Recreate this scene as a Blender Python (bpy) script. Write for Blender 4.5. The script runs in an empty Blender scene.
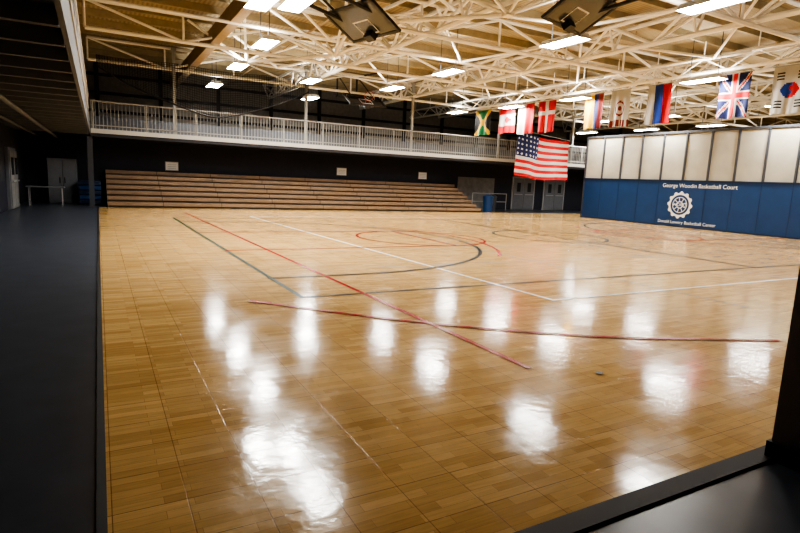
import bpy, bmesh, math, random
from mathutils import Vector, Matrix
random.seed(4)
S=bpy.context.scene
COL=S.collection
# ------------------------------------------------------------ materials
def mat(name,col,rough=.6,spec=.5,metal=0,emit=None,es=0,var=0,scale=5.0,bump=0):
    m=bpy.data.materials.new(name); m.use_nodes=True
    nt=m.node_tree; b=nt.nodes['Principled BSDF']
    b.inputs['Base Color'].default_value=(*col,1)
    b.inputs['Roughness'].default_value=rough
    b.inputs['Specular IOR Level'].default_value=spec
    b.inputs['Metallic'].default_value=metal
    if emit:
        b.inputs['Emission Color'].default_value=(*emit,1)
        b.inputs['Emission Strength'].default_value=es
    if var or bump:
        tc=nt.nodes.new('ShaderNodeTexCoord'); n=nt.nodes.new('ShaderNodeTexNoise')
        n.inputs['Scale'].default_value=scale; n.inputs['Detail'].default_value=4
        nt.links.new(tc.outputs['Object'],n.inputs['Vector'])
        if var:
            r=nt.nodes.new('ShaderNodeMapRange')
            r.inputs['From Min'].default_value=.3; r.inputs['From Max'].default_value=.7
            r.inputs['To Min'].default_value=1-var; r.inputs['To Max'].default_value=1+var
            nt.links.new(n.outputs['Fac'],r.inputs['Value'])
            mx=nt.nodes.new('ShaderNodeVectorMath'); mx.operation='SCALE'
            mx.inputs[0].default_value=col
            nt.links.new(r.outputs['Result'],mx.inputs['Scale'])
            nt.links.new(mx.outputs['Vector'],b.inputs['Base Color'])
        if bump:
            bp=nt.nodes.new('ShaderNodeBump'); bp.inputs['Strength'].default_value=bump
            bp.inputs['Distance'].default_value=.01
            nt.links.new(n.outputs['Fac'],bp.inputs['Height'])
            nt.links.new(bp.outputs['Normal'],b.inputs['Normal'])
    return m

def court_mat():
    m=bpy.data.materials.new('maple_sport_tile'); m.use_nodes=True
    nt=m.node_tree; N=nt.nodes; L=nt.links; b=N['Principled BSDF']
    tc=N.new('ShaderNodeTexCoord')
    br=N.new('ShaderNodeTexBrick'); br.offset=.37; br.offset_frequency=2
    br.inputs['Scale'].default_value=1.0
    br.inputs['Mortar Size'].default_value=.001
    br.inputs['Brick Width'].default_value=.36; br.inputs['Row Height'].default_value=.0664
    br.inputs['Color1'].default_value=(.82,.56,.25,1)
    br.inputs['Color2'].default_value=(.62,.385,.145,1)
    br.inputs['Mortar'].default_value=(.42,.25,.10,1)
    L.new(tc.outputs['Object'],br.inputs['Vector'])
    mp=N.new('ShaderNodeMapping'); mp.inputs['Scale'].default_value=(1.6,22,1)
    L.new(tc.outputs['Object'],mp.inputs['Vector'])
    g=N.new('ShaderNodeTexNoise'); g.inputs['Scale'].default_value=3; g.inputs['Detail'].default_value=5
    L.new(mp.outputs['Vector'],g.inputs['Vector'])
    gr=N.new('ShaderNodeMapRange'); gr.inputs['To Min'].default_value=.72; gr.inputs['To Max'].default_value=1.25
    L.new(g.outputs['Fac'],gr.inputs['Value'])
    v1=N.new('ShaderNodeVectorMath'); v1.operation='SCALE'
    L.new(br.outputs['Color'],v1.inputs[0]); L.new(gr.outputs['Result'],v1.inputs['Scale'])
    t=N.new('ShaderNodeTexBrick'); t.offset=0; t.inputs['Scale'].default_value=1
    t.inputs['Brick Width'].default_value=.332; t.inputs['Row Height'].default_value=.332
    t.inputs['Mortar Size'].default_value=.003; t.inputs['Mortar Smooth'].default_value=.3
    t.inputs['Color1'].default_value=(1,1,1,1); t.inputs['Color2'].default_value=(.9,.9,.9,1)
    t.inputs['Mortar'].default_value=(.5,.45,.4,1)
    L.new(tc.outputs['Object'],t.inputs['Vector'])
    mu=N.new('ShaderNodeVectorMath'); mu.operation='MULTIPLY'
    L.new(v1.outputs['Vector'],mu.inputs[0]); L.new(t.outputs['Color'],mu.inputs[1])
    L.new(mu.outputs['Vector'],b.inputs['Base Color'])
    n2=N.new('ShaderNodeTexNoise'); n2.inputs['Scale'].default_value=2.2; n2.inputs['Detail'].default_value=6
    L.new(tc.outputs['Object'],n2.inputs['Vector'])
    rr=N.new('ShaderNodeMapRange'); rr.inputs['From Min'].default_value=.3; rr.inputs['From Max'].default_value=.7
    rr.inputs['To Min'].default_value=.08; rr.inputs['To Max'].default_value=.17
    L.new(n2.outputs['Fac'],rr.inputs['Value']); L.new(rr.outputs['Result'],b.inputs['Roughness'])
    b.inputs['Specular IOR Level'].default_value=.27
    n3=N.new('ShaderNodeTexNoise'); n3.inputs['Scale'].default_value=9; n3.inputs['Detail'].default_value=2
    L.new(tc.outputs['Object'],n3.inputs['Vector'])
    ad=N.new('ShaderNodeMath'); ad.operation='MULTIPLY_ADD'; ad.inputs[1].default_value=-.15
    L.new(t.outputs['Fac'],ad.inputs[0]); L.new(n3.outputs['Fac'],ad.inputs[2])
    bp=N.new('ShaderNodeBump'); bp.inputs['Strength'].default_value=.13; bp.inputs['Distance'].default_value=.012
    L.new(ad.outputs['Value'],bp.inputs['Height']); L.new(bp.outputs['Normal'],b.inputs['Normal'])
    return m

def stripes_mat(name,c1,c2,axis,scale,rough=.6):
    m=bpy.data.materials.new(name); m.use_nodes=True
    nt=m.node_tree; N=nt.nodes; L=nt.links; b=N['Principled BSDF']
    tc=N.new('ShaderNodeTexCoord'); w=N.new('ShaderNodeTexWave'); w.bands_direction=axis
    w.inputs['Scale'].default_value=scale; w.inputs['Distortion'].default_value=0
    L.new(tc.outputs['Object'],w.inputs['Vector'])
    r=N.new('ShaderNodeMix'); r.data_type='RGBA'
    r.inputs['A'].default_value=(*c1,1); r.inputs['B'].default_value=(*c2,1)
    L.new(w.outputs['Fac'],r.inputs['Factor']); L.new(r.outputs['Result'],b.inputs['Base Color'])
    b.inputs['Roughness'].default_value=rough
    return m

M_court=court_mat()
M_grey=mat('painted_concrete_floor',(.065,.076,.097),.32,.5,var=.15,scale=3,bump=.15)
M_rub=mat('black_rubber',(.012,.012,.013),.6)
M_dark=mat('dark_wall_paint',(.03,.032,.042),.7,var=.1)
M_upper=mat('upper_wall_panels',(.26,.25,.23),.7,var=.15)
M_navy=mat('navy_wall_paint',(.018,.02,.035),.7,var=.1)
M_pillar=mat('pillar_paint',(.26,.26,.34),.6,var=.08)
M_blue=mat('blue_wall_pad',(.007,.045,.15),.45,var=.08,scale=2)
M_blue2=mat('blue_trim',(.006,.02,.06),.5)
M_cream=mat('translucent_panel',(.42,.40,.33),.12,var=.08,scale=1.5)
M_post=mat('dark_steel',(.05,.055,.065),.5)
M_truss=mat('cream_steel_paint',(.90,.88,.82),.45)
M_deck=stripes_mat('roof_deck',(.38,.32,.21),(.25,.205,.135),'X',2.2)
M_joist=mat('tan_joist_paint',(.34,.285,.18),.6,var=.1)
M_beam=mat('brown_beam_paint',(.38,.29,.18),.6,var=.1)
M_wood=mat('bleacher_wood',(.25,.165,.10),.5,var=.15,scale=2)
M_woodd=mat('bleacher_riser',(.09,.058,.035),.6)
M_rail=mat('rail_paint',(.38,.38,.365),.5)
M_fasc=mat('balcony_fascia_paint',(.55,.55,.53),.5)
M_fgrey=mat('balcony_grey_paint',(.15,.16,.18),.6,var=.08)
M_conc=mat('grey_block_wall',(.20,.20,.20),.8,var=.15,scale=4)
M_lens=mat('light_lens',(.9,.9,.9),.4,emit=(1,.98,.94),es=115)
M_up=mat('light_uplight',(.9,.9,.9),.4,emit=(1,.95,.86),es=38)
M_house=mat('fixture_housing',(.6,.6,.6),.4)
M_white=mat('white_paint',(.8,.8,.78),.5)
M_paper=mat('paper',(.8,.8,.8),.7)
M_black=mat('black_metal',(.012,.012,.014),.45)
M_glass=mat('backboard_panel',(.05,.055,.06),.15)
M_red=mat('rim_orange',(.6,.08,.02),.4)
M_net=mat('net_cord',(.02,.02,.02),.8)
M_steel=mat('galv_steel',(.35,.35,.36),.4,metal=.3)
M_lred=mat('line_red',(.40,.012,.012),.25,.15); M_lblk=mat('line_black',(.006,.008,.010),.35,.1)
M_lgrn=mat('line_green',(.006,.035,.02),.35,.1); M_lwht=mat('line_white',(.92,.92,.88),.25,.3)
M_lblu=mat('line_blue',(.40,.40,.37),.2,.3)
FC={k:mat('flag_'+k,c,.8) for k,c in dict(red=(.50,.012,.018),white=(.52,.52,.50),blue=(.015,.05,.28),navy=(.010,.017,.09),
      yellow=(.60,.36,.025),green=(.01,.16,.05),black=(.01,.01,.01),maroon=(.22,.03,.03)).items()}

# ------------------------------------------------------------ mesh builder
class MB:
    def __init__(s,name): s.name=name; s.v=[]; s.f=[]; s.mi=[]; s.m=[]
    def mid(s,m):
        if m not in s.m: s.m.append(m)
        return s.m.index(m)
    def add(s,vs,fs,m):
        o=len(s.v); s.v+= [tuple(v) for v in vs]
        for f in fs: s.f.append(tuple(i+o for i in f)); s.mi.append(s.mid(m))
    def box(s,x0,x1,y0,y1,z0,z1,m):
        s.add([(x0,y0,z0),(x1,y0,z0),(x1,y1,z0),(x0,y1,z0),(x0,y0,z1),(x1,y0,z1),(x1,y1,z1),(x0,y1,z1)],
              [(0,3,2,1),(4,5,6,7),(0,1,5,4),(1,2,6,5),(2,3,7,6),(3,0,4,7)],m)
    def bar(s,a,b,r,m,n=6,r2=None):
        a=Vector(a); b=Vector(b); d=(b-a).normalized()
        u=d.orthogonal().normalized()
        if abs(d.z)<.99: u=d.cross(Vector((0,0,1))).normalized()
        w=d.cross(u); vs=[]
        off=math.pi/4 if n==4 else 0
        for p,rr in ((a,r),(b,r2 or r)):
            for i in range(n):
                t=2*math.pi*i/n+off; vs.append(p+(u*math.cos(t)+w*math.sin(t))*rr)
        fs=[(i,(i+1)%n,n+(i+1)%n,n+i) for i in range(n)]+[tuple(range(n))[::-1],tuple(range(n,2*n))]
        s.add(vs,fs,m)
    def poly(s,pts,r,m,n=5):
        for a,b in zip(pts[:-1],pts[1:]): s.bar(a,b,r,m,n)
    def make(s,parent=None,loc=None,bevel=0):
        me=bpy.data.meshes.new(s.name); me.from_pydata(s.v,[],s.f)
        for m in s.m: me.materials.append(m)
        for p,i in zip(me.polygons,s.mi): p.material_index=i
        me.update()
        o=bpy.data.objects.new(s.name,me); COL.objects.link(o)
        if parent: o.parent=parent
        if loc: o.location=loc
        if bevel:
            b=o.modifiers.new('b','BEVEL'); b.width=bevel; b.segments=2
        return o
def empty(name,loc=(0,0,0)):
    e=bpy.data.objects.new(name,None); e.empty_display_size=.2; e.location=loc; COL.objects.link(e); return e

XW=24.0; YB=28.9; ZB=3.08; YE=26.0
ROOF=7.0
# ------------------------------------------------------------ floor
b=MB('floor'); b.box(-3,46,-4,36,-.2,-.012,M_grey); b.make()
b=MB('floor_court'); b.box(-.02,45.9,1.75,25.35,-.011,0,M_court); b.make()
b=MB('trim_court_edge'); b.box(-.065,-.02,1.62,25.35,-.011,.004,M_rub)
b.box(-.065,45.9,1.63,1.75,-.011,.004,M_rub); b.make()
# lines
b=MB('court_line_markings')
zc=[.003]
def seg(x0,y0,x1,y1,m,w=.055):
    zc[0]+=.0002; d=Vector((x1-x0,y1-y0)); d.normalize(); n=Vector((-d.y,d.x))*w/2
    b.add([(x0+n.x,y0+n.y,zc[0]),(x0-n.x,y0-n.y,zc[0]),(x1-n.x,y1-n.y,zc[0]),(x1+n.x,y1+n.y,zc[0])],[(0,1,2,3)],m)
def curve(pts,m,w=.055):
    zc[0]+=.0002; vs=[]
    for i,p in enumerate(pts):
        q0=Vector(pts[max(0,i-1)]); q1=Vector(pts[min(len(pts)-1,i+1)]); d=(q1-q0).normalized()
        vs+= [(p[0]-d.y*w/2,p[1]+d.x*w/2,zc[0]),(p[0]+d.y*w/2,p[1]-d.x*w/2,zc[0])]
    b.add(vs,[(2*i,2*i+1,2*i+3,2*i+2) for i in range(len(pts)-1)],m)
def arc(cx,cy,r,a0,a1,m,w=.055,n=48):
    curve([(cx+r*math.cos(math.radians(a0+(a1-a0)*i/n)),cy+r*math.sin(math.radians(a0+(a1-a0)*i/n))) for i in range(n+1)],m,w)
CX=13.0; CY=13.4
for y in (8.9,11.2,15.5): seg(4.2,y,16,y,M_lblu,.04)
seg(8.2,4.3,8.2,22,M_lblu,.04); seg(12,4.3,12,22,M_lblu,.04)
seg(2.33,6.83,2.2,20,M_lgrn,.07); seg(2.31,6.86,23.7,6.86,M_lblk,.07); seg(2.2,20,23.7,20,M_lblk,.07)
seg(23.7,6.83,23.7,20.02,M_lgrn)
seg(5.66,5.62,5.0,20.9,M_lwht,.06); seg(5.64,5.64,21,5.7,M_lwht,.06); seg(5.0,20.9,21,20.9,M_lwht); seg(21,5.68,21,20.9,M_lwht)
seg(3.30,3.5,2.9,22.6,M_lred,.065)
for sgn,base in ((1,2.26),(-1,23.7)):
    cx=base+sgn*1.55
    seg(base,CY-5.1,cx,CY-5.1,M_lblk,.08); seg(base,CY+5.1,cx,CY+5.1,M_lblk,.08)
    if sgn>0: arc(cx,CY,5.1,-90,90,M_lblk,.09); arc(cx,CY,5.55,-42,35,M_lred,.07)
    else: arc(cx,CY,5.1,90,270,M_lblk,.09); arc(cx,CY,5.55,140,220,M_lred,.07)
    fx=base+sgn*5.8
    seg(base,CY-1.83,fx,CY-1.83,M_lred,.07); seg(base,CY+1.83,fx,CY+1.83,M_lred,.07); seg(fx,CY-1.83,fx,CY+1.83,M_lred,.07)
    arc(fx,CY,1.83,0,360,M_lred,.07)
seg(CX,6.85,CX,20,M_lblk,.08); arc(CX,CY,1.83,0,360,M_lblk,.08)
P=[(1.66,6.80),(3.15,5.22),(4.74,4.02),(6.68,3.15)]
pts=[]
for i in range(25):
    t=i/24*3; k=min(2,int(t)); u=t-k
    p0=P[max(0,k-1)];p1=P[k];p2=P[k+1];p3=P[min(3,k+2)]
    pts.append(tuple(.5*((2*p1[j])+(-p0[j]+p2[j])*u+(2*p0[j]-5*p1[j]+4*p2[j]-p3[j])*u*u+(-p0[j]+3*p1[j]-3*p2[j]+p3[j])*u**3) for j in (0,1)))
curve(pts,M_lred,.06)
seg(1.62,6.84,1.84,6.63,M_lred,.1)
b.make()
b=MB('floor_socket_caps')
for x,y in ((3.8,3.16),(4.3,12.06),(1.3,11.7)):
    z_=.0115; n=20; b.add([(x+.033*math.cos(2*math.pi*i/n),y+.033*math.sin(2*math.pi*i/n),z_) for i in range(n)],[tuple(range(n))],M_post)
b.make()

# ------------------------------------------------------------ walls / roof
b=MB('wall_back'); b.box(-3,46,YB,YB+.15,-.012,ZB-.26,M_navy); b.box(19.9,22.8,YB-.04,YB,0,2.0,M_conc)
b.make()
b=MB('wall_back_upper'); b.box(-3,46,33,33.2,ZB-.25,7.0,M_upper)
for x in range(0,44,3): b.box(x,x+.2,32.9,33,ZB,6.9,M_dark)
for z in (4.4,5.3,6.2): b.box(-2.8,45.8,32.88,33,z,z+.14,M_dark)
b.make()
b=MB('wall_left'); b.box(-3.0,-2.8,-4,33,-.012,7.0,M_dark); b.box(-2.8,-2.78,-3,28.9,0,1.0,M_navy); b.make()
b=MB('wall_far_right'); b.box(45.9,46.1,-4,33,-.012,7.0,M_conc); b.make()
b=MB('wall_front'); b.box(4.3,46,1.0,1.6,-.012,7.0,M_pillar); b.box(-3,4.3,-4.2,-4,-.012,7.0,M_conc)
b.box(4.3,4.5,-4,1,-.012,7.0,M_dark); b.make()
b=MB('pillar'); b.box(3.62,4.3,.7,1.66,-.012,7.0,M_pillar); b.box(3.60,4.3,.68,1.68,-.012,.1,M_rub); b.make()
b=MB('ceiling'); b.box(-3,46,-4.2,33.2,ROOF,ROOF+.2,M_deck); b.make()
b=MB('ceiling_purlins')
y=2.2
while y<33: b.box(-2.8,45.8,y-.05,y+.05,ROOF-.24,ROOF-.001,M_joist); y+=1.47
b.make()
# ------------------------------------------------------------ roof beams and trusses
b=MB('roof_beam'); b.box(3.58,3.88,1.8,32.9,6.0,6.5,M_beam)
for y in range(3,33,3): b.bar((3.74,y,6.42),(3.74,y,6.78),.05,M_truss)
b.make()
def trussY(x,z0,z1,y0,y1,p=2.95,r=.06,w=.6):
    b=MB('roof_truss')
    for dx in (-w/2,w/2): b.bar((x+dx,y0,z1),(x+dx,y1,z1),r*1.1,M_truss)
    b.bar((x,y0,z0),(x,y1,z0),r*1.3,M_truss)
    n=int(round((y1-y0)/p)); p=(y1-y0)/n
    for i in range(n+1):
        y=y0+i*p
        b.bar((x-w/2,y,z1),(x+w/2,y,z1),r*.7,M_truss)
        for dx in (-w/2,w/2):
            b.bar((x,y,z0),(x+dx,y,z1),r*.7,M_truss)
            if i<n:
                b.bar((x,y+p/2,z0),(x+dx,y,z1),r*.8,M_truss); b.bar((x,y+p/2,z0),(x+dx,y+p,z1),r*.8,M_truss)
    b.make()
def trussX(y,z0,z1,x0,x1,p=2.95,r=.055):
    b=MB('roof_truss')
    b.bar((x0,y,z1),(x1,y,z1),r*1.1,M_truss); b.bar((x0,y,z0),(x1,y,z0),r*1.2,M_truss)
    n=int(round((x1-x0)/p)); p=(x1-x0)/n
    for i in range(n):
        x=x0+i*p
        b.bar((x,y,z0),(x,y,z1),r*.7,M_truss)
        if i%2: b.bar((x,y,z0),(x+p,y,z1),r*.8,M_truss)
        else: b.bar((x,y,z1),(x+p,y,z0),r*.8,M_truss)
    b.make()
for x in (8.9,14.8,20.7,26.6,32.5): trussY(x,6.0,6.72,1.8,32.8)
for y in (8.6,14.5,20.4,26.2): trussX(y,5.85,6.70,-.2,45.6)
b=MB('roof_braces')
for x0 in (3.74,8.9,14.8,20.7,26.6):
    x1=x0+5.9
    for y0 in (8.6,14.5,20.4):
        y1=y0+5.9; c=((x0+x1)/2,(y0+y1)/2,6.0)
        for p in ((x0,y0),(x1,y0),(x0,y1),(x1,y1)):
            b.bar(c,(p[0],p[1],6.65),.045,M_truss)
for (c,r_) in (((6.2,14.5,5.75),2.6),((7.2,18.2,5.7),2.8),((5.0,21.5,5.7),2.2),((8.9,11.2,5.7),2.4)):
    for a in range(0,360,60):
        q=(c[0]+r_*math.cos(math.radians(a+15)),c[1]+r_*math.sin(math.radians(a+15)),6.7)
        b.bar(c,q,.045,M_truss)
    b.box(c[0]-.12,c[0]+.12,c[1]-.12,c[1]+.12,c[2]-.04,c[2]+.05,M_truss)
b.bar((6.2,14.5,5.75),(7.2,18.2,5.7),.055,M_truss); b.bar((7.2,18.2,5.7),(5,21.5,5.7),.055,M_truss); b.bar((6.2,14.5,5.75),(8.9,11.2,5.7),.055,M_truss)
b.bar((.2,17.5,6.0),(14.8,17.5,6.0),.05,M_truss); b.bar((.2,11.6,6.0),(8.9,11.6,6.0),.05,M_truss)
b.make()
b=MB('flag_rail')
b.bar((18.5,1.8,5.72),(18.5,32.8,5.72),.06,M_truss); b.bar((18.5,1.8,6.2),(18.5,32.8,6.2),.05,M_truss)
y=2.5
while y<32: b.bar((18.5,y,5.72),(18.5,y+.9,6.2),.025,M_truss); b.bar((18.5,y+.9,6.2),(18.5,y+1.8,5.72),.025,M_truss); b.bar((18.5,y+.9,6.2),(18.5,y+.9,6.78),.02,M_truss); y+=1.8
b.make()

# ------------------------------------------------------------ ceiling lights
def light(x,y,z):
    b=MB('ceiling_light'); L=.7; W=.27
    b.add([(-W,-L,0),(W,-L,0),(W,L,0),(-W,L,0),(-W*.7,-L*.95,.14),(W*.7,-L*.95,.14),(W*.7,L*.95,.14),(-W*.7,L*.95,.14)],
          [(0,1,5,4),(1,2,6,5),(2,3,7,6),(3,0,4,7)],M_house)
    b.add([(-W+.02,-L+.02,.01),(W-.02,-L+.02,.01),(W-.02,L-.02,.01),(-W+.02,L-.02,.01)],[(0,3,2,1)],M_lens)
    b.add([(-W*.7,-L*.95,.14),(W*.7,-L*.95,.14),(W*.7,L*.95,.14),(-W*.7,L*.95,.14)],[(0,1,2,3)],M_up)
    for s in (-.5,.5): b.bar((0,s,.14),(0,s,ROOF-.02-z),.012,M_post)
    for s in (-.1,.1): b.box(s-.008,s+.008,-L,L,-.01,.01,M_house)
    b.make(loc=(x,y,z))
LP=[(4.1,10.9,5.5),(4.15,12.9,5.5),(3.45,13.3,5.5),(4.6,17.4,5.5),(4.7,21.6,5.5),(4.8,26.9,5.5),
 (11.4,7.56,5.5),(11.3,11.7,5.5),(11.2,17.3,5.5),(11.3,21.8,5.5),(7.9,22.6,5.5),(9.6,27.5,5.5),
 (18,7,5.4),(18,12,5.35),(18,17.7,5.35),(18,21.9,5.4),(17.8,26.3,5.5),
 (23.3,12,5.1),(23.5,17.4,5.1),(23.3,21,5.1),(28,12,5.1),(28,17.9,5.1),(27.9,21.7,5.1),(27.4,25.7,5.1),(35,12,5.1),(35,19,5.1)]
for p in LP: light(*p)

# ------------------------------------------------------------ balcony
b=MB('balcony_back')
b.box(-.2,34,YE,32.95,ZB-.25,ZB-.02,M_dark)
b.box(-.2,34,YE-.05,YE,ZB-.12,ZB+.06,M_fasc)
b.bar((-.18,YE,ZB+1.15),(34,YE,ZB+1.15),.035,M_rail); b.bar((-.18,YE,ZB+.2),(34,YE,ZB+.2),.025,M_rail)
x=-.15
while x<34:
    b.box(x-.012,x+.012,YE-.012,YE+.012,ZB+.06,ZB+1.15,M_rail); x+=.14
x=-.1
while x<34: b.bar((x,YE,ZB),(x,YE,ZB+1.18),.03,M_rail); x+=1.97
b.box(-.2,34,30.2,30.3,ZB,ZB+.9,M_fgrey)
for x in (3.0,8.9,14.8,20.7,26.6):
    b.box(x-.06,x+.06,YE+.03,YE+.15,ZB-.02,6.7,M_rail); b.box(x-.12,x+.12,YE+.01,YE+.2,ZB-.02,ZB+.02,M_rail)
    b.box(x-.1,x+.1,YE+.01,YE+.17,6.6,6.72,M_rail)
b.make()
b=MB('balcony_left')
b.box(-2.79,-.25,-3.9,32.9,ZB-.02,ZB+.1,M_fgrey)
b.box(-.27,-.22,-3.9,YE,ZB-.15,ZB+.35,M_fgrey)
b.box(-.29,-.20,-3.9,YE-.06,ZB+.35,ZB+.42,M_rail)
y=-3.5
while y<YE:
    b.bar((-.25,y,ZB+.3),(-.25,y,ZB+1.3),.02,M_rail); b.box(-2.79,-.27,y-.05,y+.05,ZB-.2,ZB-.02,M_fgrey); y+=.98
b.bar((-.25,-3.9,ZB+1.3),(-.25,YE-.1,ZB+1.3),.035,M_rail); b.bar((-.25,-3.9,ZB+.8),(-.25,YE-.1,ZB+.8),.02,M_rail)
b.bar((-1.5,-3.9,ZB-.3),(-1.5,28,ZB-.3),.05,M_fgrey); b.bar((-2.2,-3.9,ZB-.28),(-2.2,28,ZB-.28),.04,M_fgrey)
b.make()
b=MB('balcony_post'); b.box(-.35,-.15,YE+.1,YE+.3,-.012,ZB-.25,M_post); b.box(-.39,-.11,YE+.06,YE+.34,-.012,.03,M_post); b.make()

# ------------------------------------------------------------ bleachers
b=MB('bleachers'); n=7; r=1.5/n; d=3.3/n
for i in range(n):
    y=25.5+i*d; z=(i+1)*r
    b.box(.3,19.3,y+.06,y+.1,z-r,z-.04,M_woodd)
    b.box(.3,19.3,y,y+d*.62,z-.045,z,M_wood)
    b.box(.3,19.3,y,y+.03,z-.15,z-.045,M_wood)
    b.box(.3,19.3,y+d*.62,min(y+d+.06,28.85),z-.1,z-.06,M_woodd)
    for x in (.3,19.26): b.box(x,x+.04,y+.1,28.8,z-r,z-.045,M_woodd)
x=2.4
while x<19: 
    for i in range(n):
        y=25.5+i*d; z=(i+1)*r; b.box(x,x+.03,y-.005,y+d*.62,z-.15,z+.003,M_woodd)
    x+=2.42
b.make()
for (x,z) in ((3.15,1.78),(12.0,1.93),(17.3,1.93)):
    b=MB('wall_notice'); b.box(x-.27,x+.27,YB-.02,YB,z-.17,z+.2,M_paper)
    b.box(x-.3,x+.3,YB-.012,YB,z-.2,z+.23,M_rail)
    for k in range(3): b.box(x-.2,x+.2,YB-.022,YB-.019,z-.1+k*.09,z-.09+k*.09,M_fgrey)
    b.make()

# ------------------------------------------------------------ right divider wall
b=MB('wall_right'); y0,y1=1.6,22.4
b.box(XW,XW+.12,y0,y1,0,2.15,M_blue); b.box(XW-.02,XW+.14,y0,y1,0,.06,M_blue2)
b.box(XW-.03,XW+.15,y0,y1,2.12,2.2,M_blue2); b.box(XW-.03,XW+.15,y0,y1,4.36,4.46,M_post)
b.box(XW+.04,XW+.08,y0,y1,2.2,4.36,M_cream)
y=y1
while y>y0: b.box(XW-.02,XW+.14,y-.08,y,0 if y==y1 else 2.2,4.4,M_post); b.box(XW-.006,XW,y-.04,y-.02,.06,2.12,M_blue2); y-=1.19
b.make()
sign=empty('wall_sign',(XW-.01,16.39,1.04))
b=MB('gear_logo')
def ring(r0,r1,n=48,teeth=0):
    vs=[];fs=[]
    for i in range(n):
        a=2*math.pi*i/n; ro=r1
        if teeth and (i//2)%2==0: ro=r1*1.14
        vs+=[(0,r0*math.cos(a),r0*math.sin(a)),(0,ro*math.cos(a),ro*math.sin(a))]
    for i in range(n):
        j=(i+1)%n; fs.append((2*i,2*i+1,2*j+1,2*j))
    b.add(vs,fs,M_white)
ring(.47,.56,48,1); ring(.34,.37); ring(.13,.17,24)
for k in range(9):
    a=2*math.pi*k/9
    b.add([(0,.17*math.cos(a-.05),.17*math.sin(a-.05)),(0,.34*math.cos(a-.03),.34*math.sin(a-.03)),(0,.34*math.cos(a+.08),.34*math.sin(a+.08)),(0,.17*math.cos(a+.12),.17*math.sin(a+.12))],[(0,1,2,3)],M_white)
b.make(parent=sign)
def text(body,size,y,z,nm):
    c=bpy.data.curves.new(nm,'FONT'); c.body=body; c.size=size; c.align_x='CENTER'; c.align_y='CENTER'; c.extrude=.002
    t=bpy.data.objects.new(nm+'_c',c); COL.objects.link(t); bpy.context.view_layer.update()
    me=bpy.data.meshes.new_from_object(t.evaluated_get(bpy.context.evaluated_depsgraph_get()))
    bpy.data.objects.remove(t)
    me.materials.clear(); me.materials.append(M_white)
    R=Matrix(((0,0,-1),(-1,0,0),(0,1,0))).to_4x4(); me.transform(R)
    o=bpy.data.objects.new(nm,me); COL.objects.link(o); o.parent=sign; o.location=(0,y-16.39,z-1.04)
text('George Woodin Basketball Court',.26,15.6,1.93,'title_lettering')
text('Donald Lowery Basketball Center',.21,16.0,.22,'subtitle_lettering')
text('WORKS',.2,16.39,1.04,'logo_lettering')

# ------------------------------------------------------------ flags
def flag(name,fn,w,h,origin,along,nu=40,nv=32,amp=.05,pole=True,phase=0,waves=2.5,sag=0,slope=0):
    b=MB(name); ax=Vector(along); nx=Vector((-ax.y,ax.x,0))
    vs=[]
    for j in range(nv+1):
        for i in range(nu+1):
            u=i/nu; v=j/nv
            p=ax*(u-.5)*w + nx*amp*math.sin(u*math.pi*2*waves+phase+v*1.5)*(.25+.75*v)
            zz=-v*h - sag*math.sin(math.pi*u)*(1-v*.3) + .02*math.sin(u*9+phase)*v - slope*u*(1-v*.7)
            vs.append((p.x,p.y,zz))
    groups={}
    for j in range(nv):
        for i in range(nu):
            c=fn((i+.5)/nu,(j+.5)/nv); groups.setdefault(c,[]).append((j*(nu+1)+i,j*(nu+1)+i+1,(j+1)*(nu+1)+i+1,(j+1)*(nu+1)+i))
    b.v=[tuple(v) for v in vs]
    for c,fs in groups.items():
        for f in fs: b.f.append(f); b.mi.append(b.mid(FC[c]))
    if pole:
        b.bar(-ax*w*.54+Vector((0,0,.01)),ax*w*.54+Vector((0,0,.01)),.015,M_steel)
        for s in (-.45,.45): b.bar(ax*w*s+Vector((0,0,.01)),ax*w*s+Vector((0,0,.1)),.008,M_steel)
    o=b.make(loc=origin)
    for p in o.data.polygons: p.use_smooth=True
    return o
A=(0,-1,0)
def jam(u,v):
    a=abs(v-u); c=abs(v-(1-u))
    if a<.1 or c<.1: return 'yellow'
    return 'green' if abs(v-.5)>abs(u-.5) else 'black'
def can(u,v):
    if u<.27 or u>.73: return 'red'
    x,y=abs(u-.5),v-.5
    return 'red' if (x*1.6+abs(y)*1.2<.22 or (x<.02 and y<.28 and y>0)) else 'white'
def canv(u,v): return can(v,u)
def pol(u,v): return 'white' if u<.5 else 'red'
def dk(u,v): return 'white' if abs(u-.5)<.09 or abs(v-.38)<.07 else 'red'
def col(u,v): return 'maroon' if u>.75 else ('navy' if u>.5 else 'yellow')
def rus2(u,v): return 'white' if u<.3 else ('blue' if u<.66 else 'red')
def uk(u,v):
    x,y=u-.5,v-.5
    if abs(x)<.07 or abs(y)<.05: return 'red'
    if abs(x)<.12 or abs(y)<.085: return 'white'
    d=min(abs(x-y),abs(x+y))
    if d<.03: return 'red'
    if d<.07: return 'white'
    return 'navy'
def kor(u,v):
    x,y=(u-.5),(v-.5)*1.5; r=math.hypot(x,y)
    if r<.24: return 'red' if (x>0.06*math.sin(y*25)) else 'blue'
    for sx in (-1,1):
        for sy in (-1,1):
            dx,dy=abs(x-sx*.28),abs(y-sy*.45)
            if dx<.11 and dy<.10 and int((dy+.1)*25)%2==0: return 'black'
    return 'white'
def pat(u,v):
    x,y=u-.5,v-.5; r=math.hypot(x,y*1.3)
    if .2<r<.27 or r<.08: return 'maroon'
    if v>.8 and abs(math.sin(u*18))>.6: return 'maroon'
    return 'white'
def usa(u,v):
    if u<.4 and v<.54:
        a=(u/.4*6)%1; c=(v/.54*5)%1
        return 'white' if math.hypot(a-.5,c-.5)<.22 else 'navy'
    return 'red' if int(v*13)%2==0 else 'white'
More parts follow.
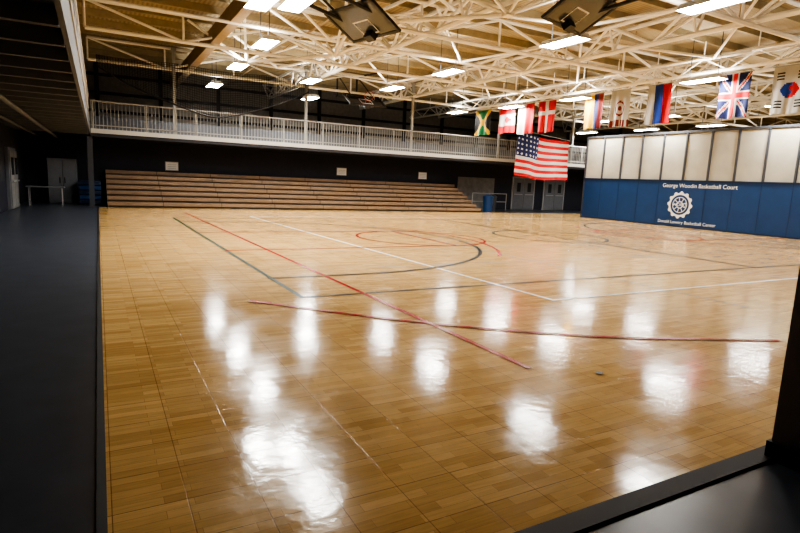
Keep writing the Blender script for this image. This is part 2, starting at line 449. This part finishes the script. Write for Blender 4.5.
fl=[('south_korean_flag',kor,9.5,1.05),('british_flag',uk,11.2,1.05),('russian_flag',rus2,14.0,1.0),('patterned_banner',pat,15.75,.9),
    ('colombian_flag',col,17.1,.95),('danish_flag',dk,19.9,1.15),('polish_flag',pol,21.35,1.2),('canadian_flag',canv,22.75,1.2),('jamaican_flag',jam,24.8,1.3)]
for i,(n_,f,y,w) in enumerate(fl):
    flag(n_,f,w,1.42 if i<7 else 1.3,(18.5,y,5.55),A,phase=i*1.3)
flag('american_flag',usa,3.9,2.5,(22.5,24.2,4.65),(1,0,0),nu=96,nv=78,amp=.16,phase=.5,waves=2.3,sag=.14,pole=False,slope=.35)
b=MB('american_flag_cable'); 
b.bar((20.5,24.2,4.69),(20.5,24.2,6.75),.01,M_steel); b.bar((24.5,24.2,4.34),(24.5,24.2,6.75),.01,M_steel); b.bar((20.5,24.2,4.69),(24.5,24.2,4.34),.02,M_steel); b.make()

# ------------------------------------------------------------ folded basketball goals
def goal(x,y,z,rot,tilt=70):
    e=empty('basketball_goal',(x,y,z)); e.rotation_euler=(0,0,rot)
    b=MB('backboard'); W=.915; H=.53
    b.box(-W,W,-.02,.02,-H,H,M_glass)
    for a in (-W,W): b.box(a-.04,a+.04,-.035,.035,-H-.04,H+.04,M_black)
    for a in (-H,H): b.box(-W,W,-.035,.035,a-.04,a+.04,M_black)
    for p,q in (((-.3,-.4),(.3,-.4)),((-.3,.05),(.3,.05))): b.box(p[0],q[0],-.028,.028,p[1]-.02,q[1]+.02,M_white)
    for s in (-.3,.28): b.box(s,s+.02,-.028,.028,-.4,.05,M_white)
    b.box(-.15,.15,.02,.2,-.5,-.3,M_black)
    pts=[(.23*math.cos(2*math.pi*i/20),-.38+.23*math.sin(2*math.pi*i/20),-.35) for i in range(21)]
    b.poly(pts,.012,M_red); b.bar((-.1,0,-.35),(-.1,-.18,-.35),.015,M_red); b.bar((.1,0,-.35),(.1,-.18,-.35),.015,M_red)
    for i in range(0,20,2):
        p=pts[i]; b.bar(p,(p[0]*.6,-.38+(p[1]+.38)*.6,-.72),.006,M_white,4)
    o=b.make(parent=e); o.rotation_euler=(math.radians(-tilt),0,0)
    b=MB('support_frame'); top=ROOF-.25-z
    for s in (-.6,.6):
        b.bar((s,.1,.1),(s*.9,2.2,.35),.045,M_black); b.bar((s*.9,2.2,.35),(s*.9,2.2,top),.045,M_black)
        b.bar((s,.2,.15),(s*.9,2.2,top),.03,M_black); b.bar((s*.9,2.2,top),(s*1.5,.6,top),.04,M_black)
        b.bar((s*.9,1.2,.25),(-s*.9,2.2,.35),.025,M_black)
    b.bar((-.9,.1,.1),(.9,.1,.1),.05,M_black); b.bar((-.6,2.2,.35),(.6,2.2,.35),.045,M_black); b.bar((-.9,2.2,top),(.9,2.2,top),.05,M_black)
    b.make(parent=e)
goal(6.1,13.6,5.58,math.pi/2+.25,62)
goal(10.3,10.2,5.8,math.pi+.3,60)
goal(11.3,24.6,5.3,0,60)

# ------------------------------------------------------------ raised divider net
b=MB('divider_net')
def nz(u): return 3.9+1.5*abs(2*u-1)**1.5
for i in range(91):
    u=i/90; x=.1+8.5*u; y=24.6+.25*math.sin(u*14)
    b.bar((x,y,nz(u)),(x,y,5.8),.009,M_net,3)
for j in range(20):
    v=j/19; pts=[]
    for i in range(61):
        u=i/60; pts.append((.1+8.5*u,24.6+.25*math.sin(u*14),nz(u)+(5.8-nz(u))*v))
    b.poly(pts,.035 if j==0 else .008,M_net,3)
b.make()

# ------------------------------------------------------------ far-left and far-right items
b=MB('left_double_door'); b.box(-2.78,-2.68,23.2,25.2,0,2.15,M_fgrey)
for y in (23.28,24.23): b.box(-2.70,-2.64,y,y+.9,.02,2.05,M_conc); b.box(-2.66,-2.62,y+.2,y+.7,1.2,1.8,M_glass); b.box(-2.64,-2.58,y+.1,y+.8,.95,1.0,M_steel)
b.make()
b=MB('storage_cabinet'); b.box(-1.9,-.8,27.9,28.5,0,1.9,M_fgrey)
for x in (-1.88,-1.34): b.box(x,x+.52,27.87,27.9,.08,1.86,M_fgrey); b.box(x+.42 if x<-1.5 else x+.06,x+.46 if x<-1.5 else x+.1,27.84,27.87,.85,1.1,M_black)
b.make(bevel=.01)
b=MB('gym_mat_stack')
for k in range(5): b.box(-.75+.02*(k%2),.1,26.9,27.8,.02+k*.2,.2+k*.2,M_blue if k%2 else M_blue2)
b.make(bevel=.03)
b=MB('folding_table'); b.box(-2.5,-1.2,25.7,26.4,.71,.75,M_fgrey)
for x in (-2.4,-1.3):
    for y in (25.8,26.3): b.bar((x,y,-.01),(x,y,.72),.02,M_steel)
    b.bar((x,25.8,.2),(x,26.3,.2),.015,M_steel)
b.make()
def can_(x,y,m):
    b=MB('trash_can'); b.bar((x,y,-.01),(x,y,.85),.25,m,16,.3); b.bar((x,y,.85),(x,y,.9),.32,m,16); b.bar((x,y,.9),(x,y,1.0),.3,m,16,.15); b.make()
can_(20.0,25.8,M_blue); can_(20.9,26.6,M_post)
for x in (24.4,27.2):
    b=MB('door_1' if x<25 else 'door_2'); b.box(x-.1,x+1.9,YB-.06,YB,0,2.2,M_rail)
    for k in (0,.92): b.box(x+k,x+k+.88,YB-.09,YB-.06,.02,2.1,M_fgrey); b.box(x+k+.3,x+k+.6,YB-.1,YB-.09,1.2,1.8,M_glass); b.box(x+k+.1,x+k+.78,YB-.14,YB-.09,1.0,1.05,M_steel)
    b.make()
b=MB('handrail')
for x in (19.9,21.2,22.5): b.bar((x,27.2,-.01),(x,27.2,1.05),.025,M_rail)
for z in (.55,1.05): b.bar((19.9,27.2,z),(22.5,27.2,z),.025,M_rail)
b.make()
b=MB('sprinkler_pipe'); b.bar((6.5,2,6.45),(6.5,32.8,6.45),.035,M_beam); b.bar((16.3,2,6.4),(16.3,32.8,6.4),.04,M_beam)
for k in range(8):
    b.bar((6.5,3+k*3.5,6.45),(6.5,3+k*3.5,6.99),.015,M_beam); b.bar((16.3,3+k*3.5,6.4),(16.3,3+k*3.5,6.99),.015,M_beam)
b.make()

# ------------------------------------------------------------ world + camera
w=bpy.data.worlds.new('World'); S.world=w; w.use_nodes=True
w.node_tree.nodes['Background'].inputs['Color'].default_value=(.02,.022,.03,1)
w.node_tree.nodes['Background'].inputs['Strength'].default_value=1
cam=bpy.data.cameras.new('camera'); co=bpy.data.objects.new('camera',cam); COL.objects.link(co); S.camera=co
cam.sensor_width=36; cam.lens=36*546/800; cam.clip_start=.05; cam.clip_end=200
Xc=Vector((1000,41.5,-546)).normalized(); Yc=Vector((-302,99.5,-546)); Yc=(Yc-Xc*Yc.dot(Xc)).normalized(); Zc=Xc.cross(Yc)
R=Matrix((Xc,Yc,Zc)).to_4x4()
co.matrix_world=Matrix.Translation((0,0,1.6))@R
S.view_settings.view_transform='AgX'
try: S.view_settings.look='AgX - High Contrast'
except Exception as e: print(e)
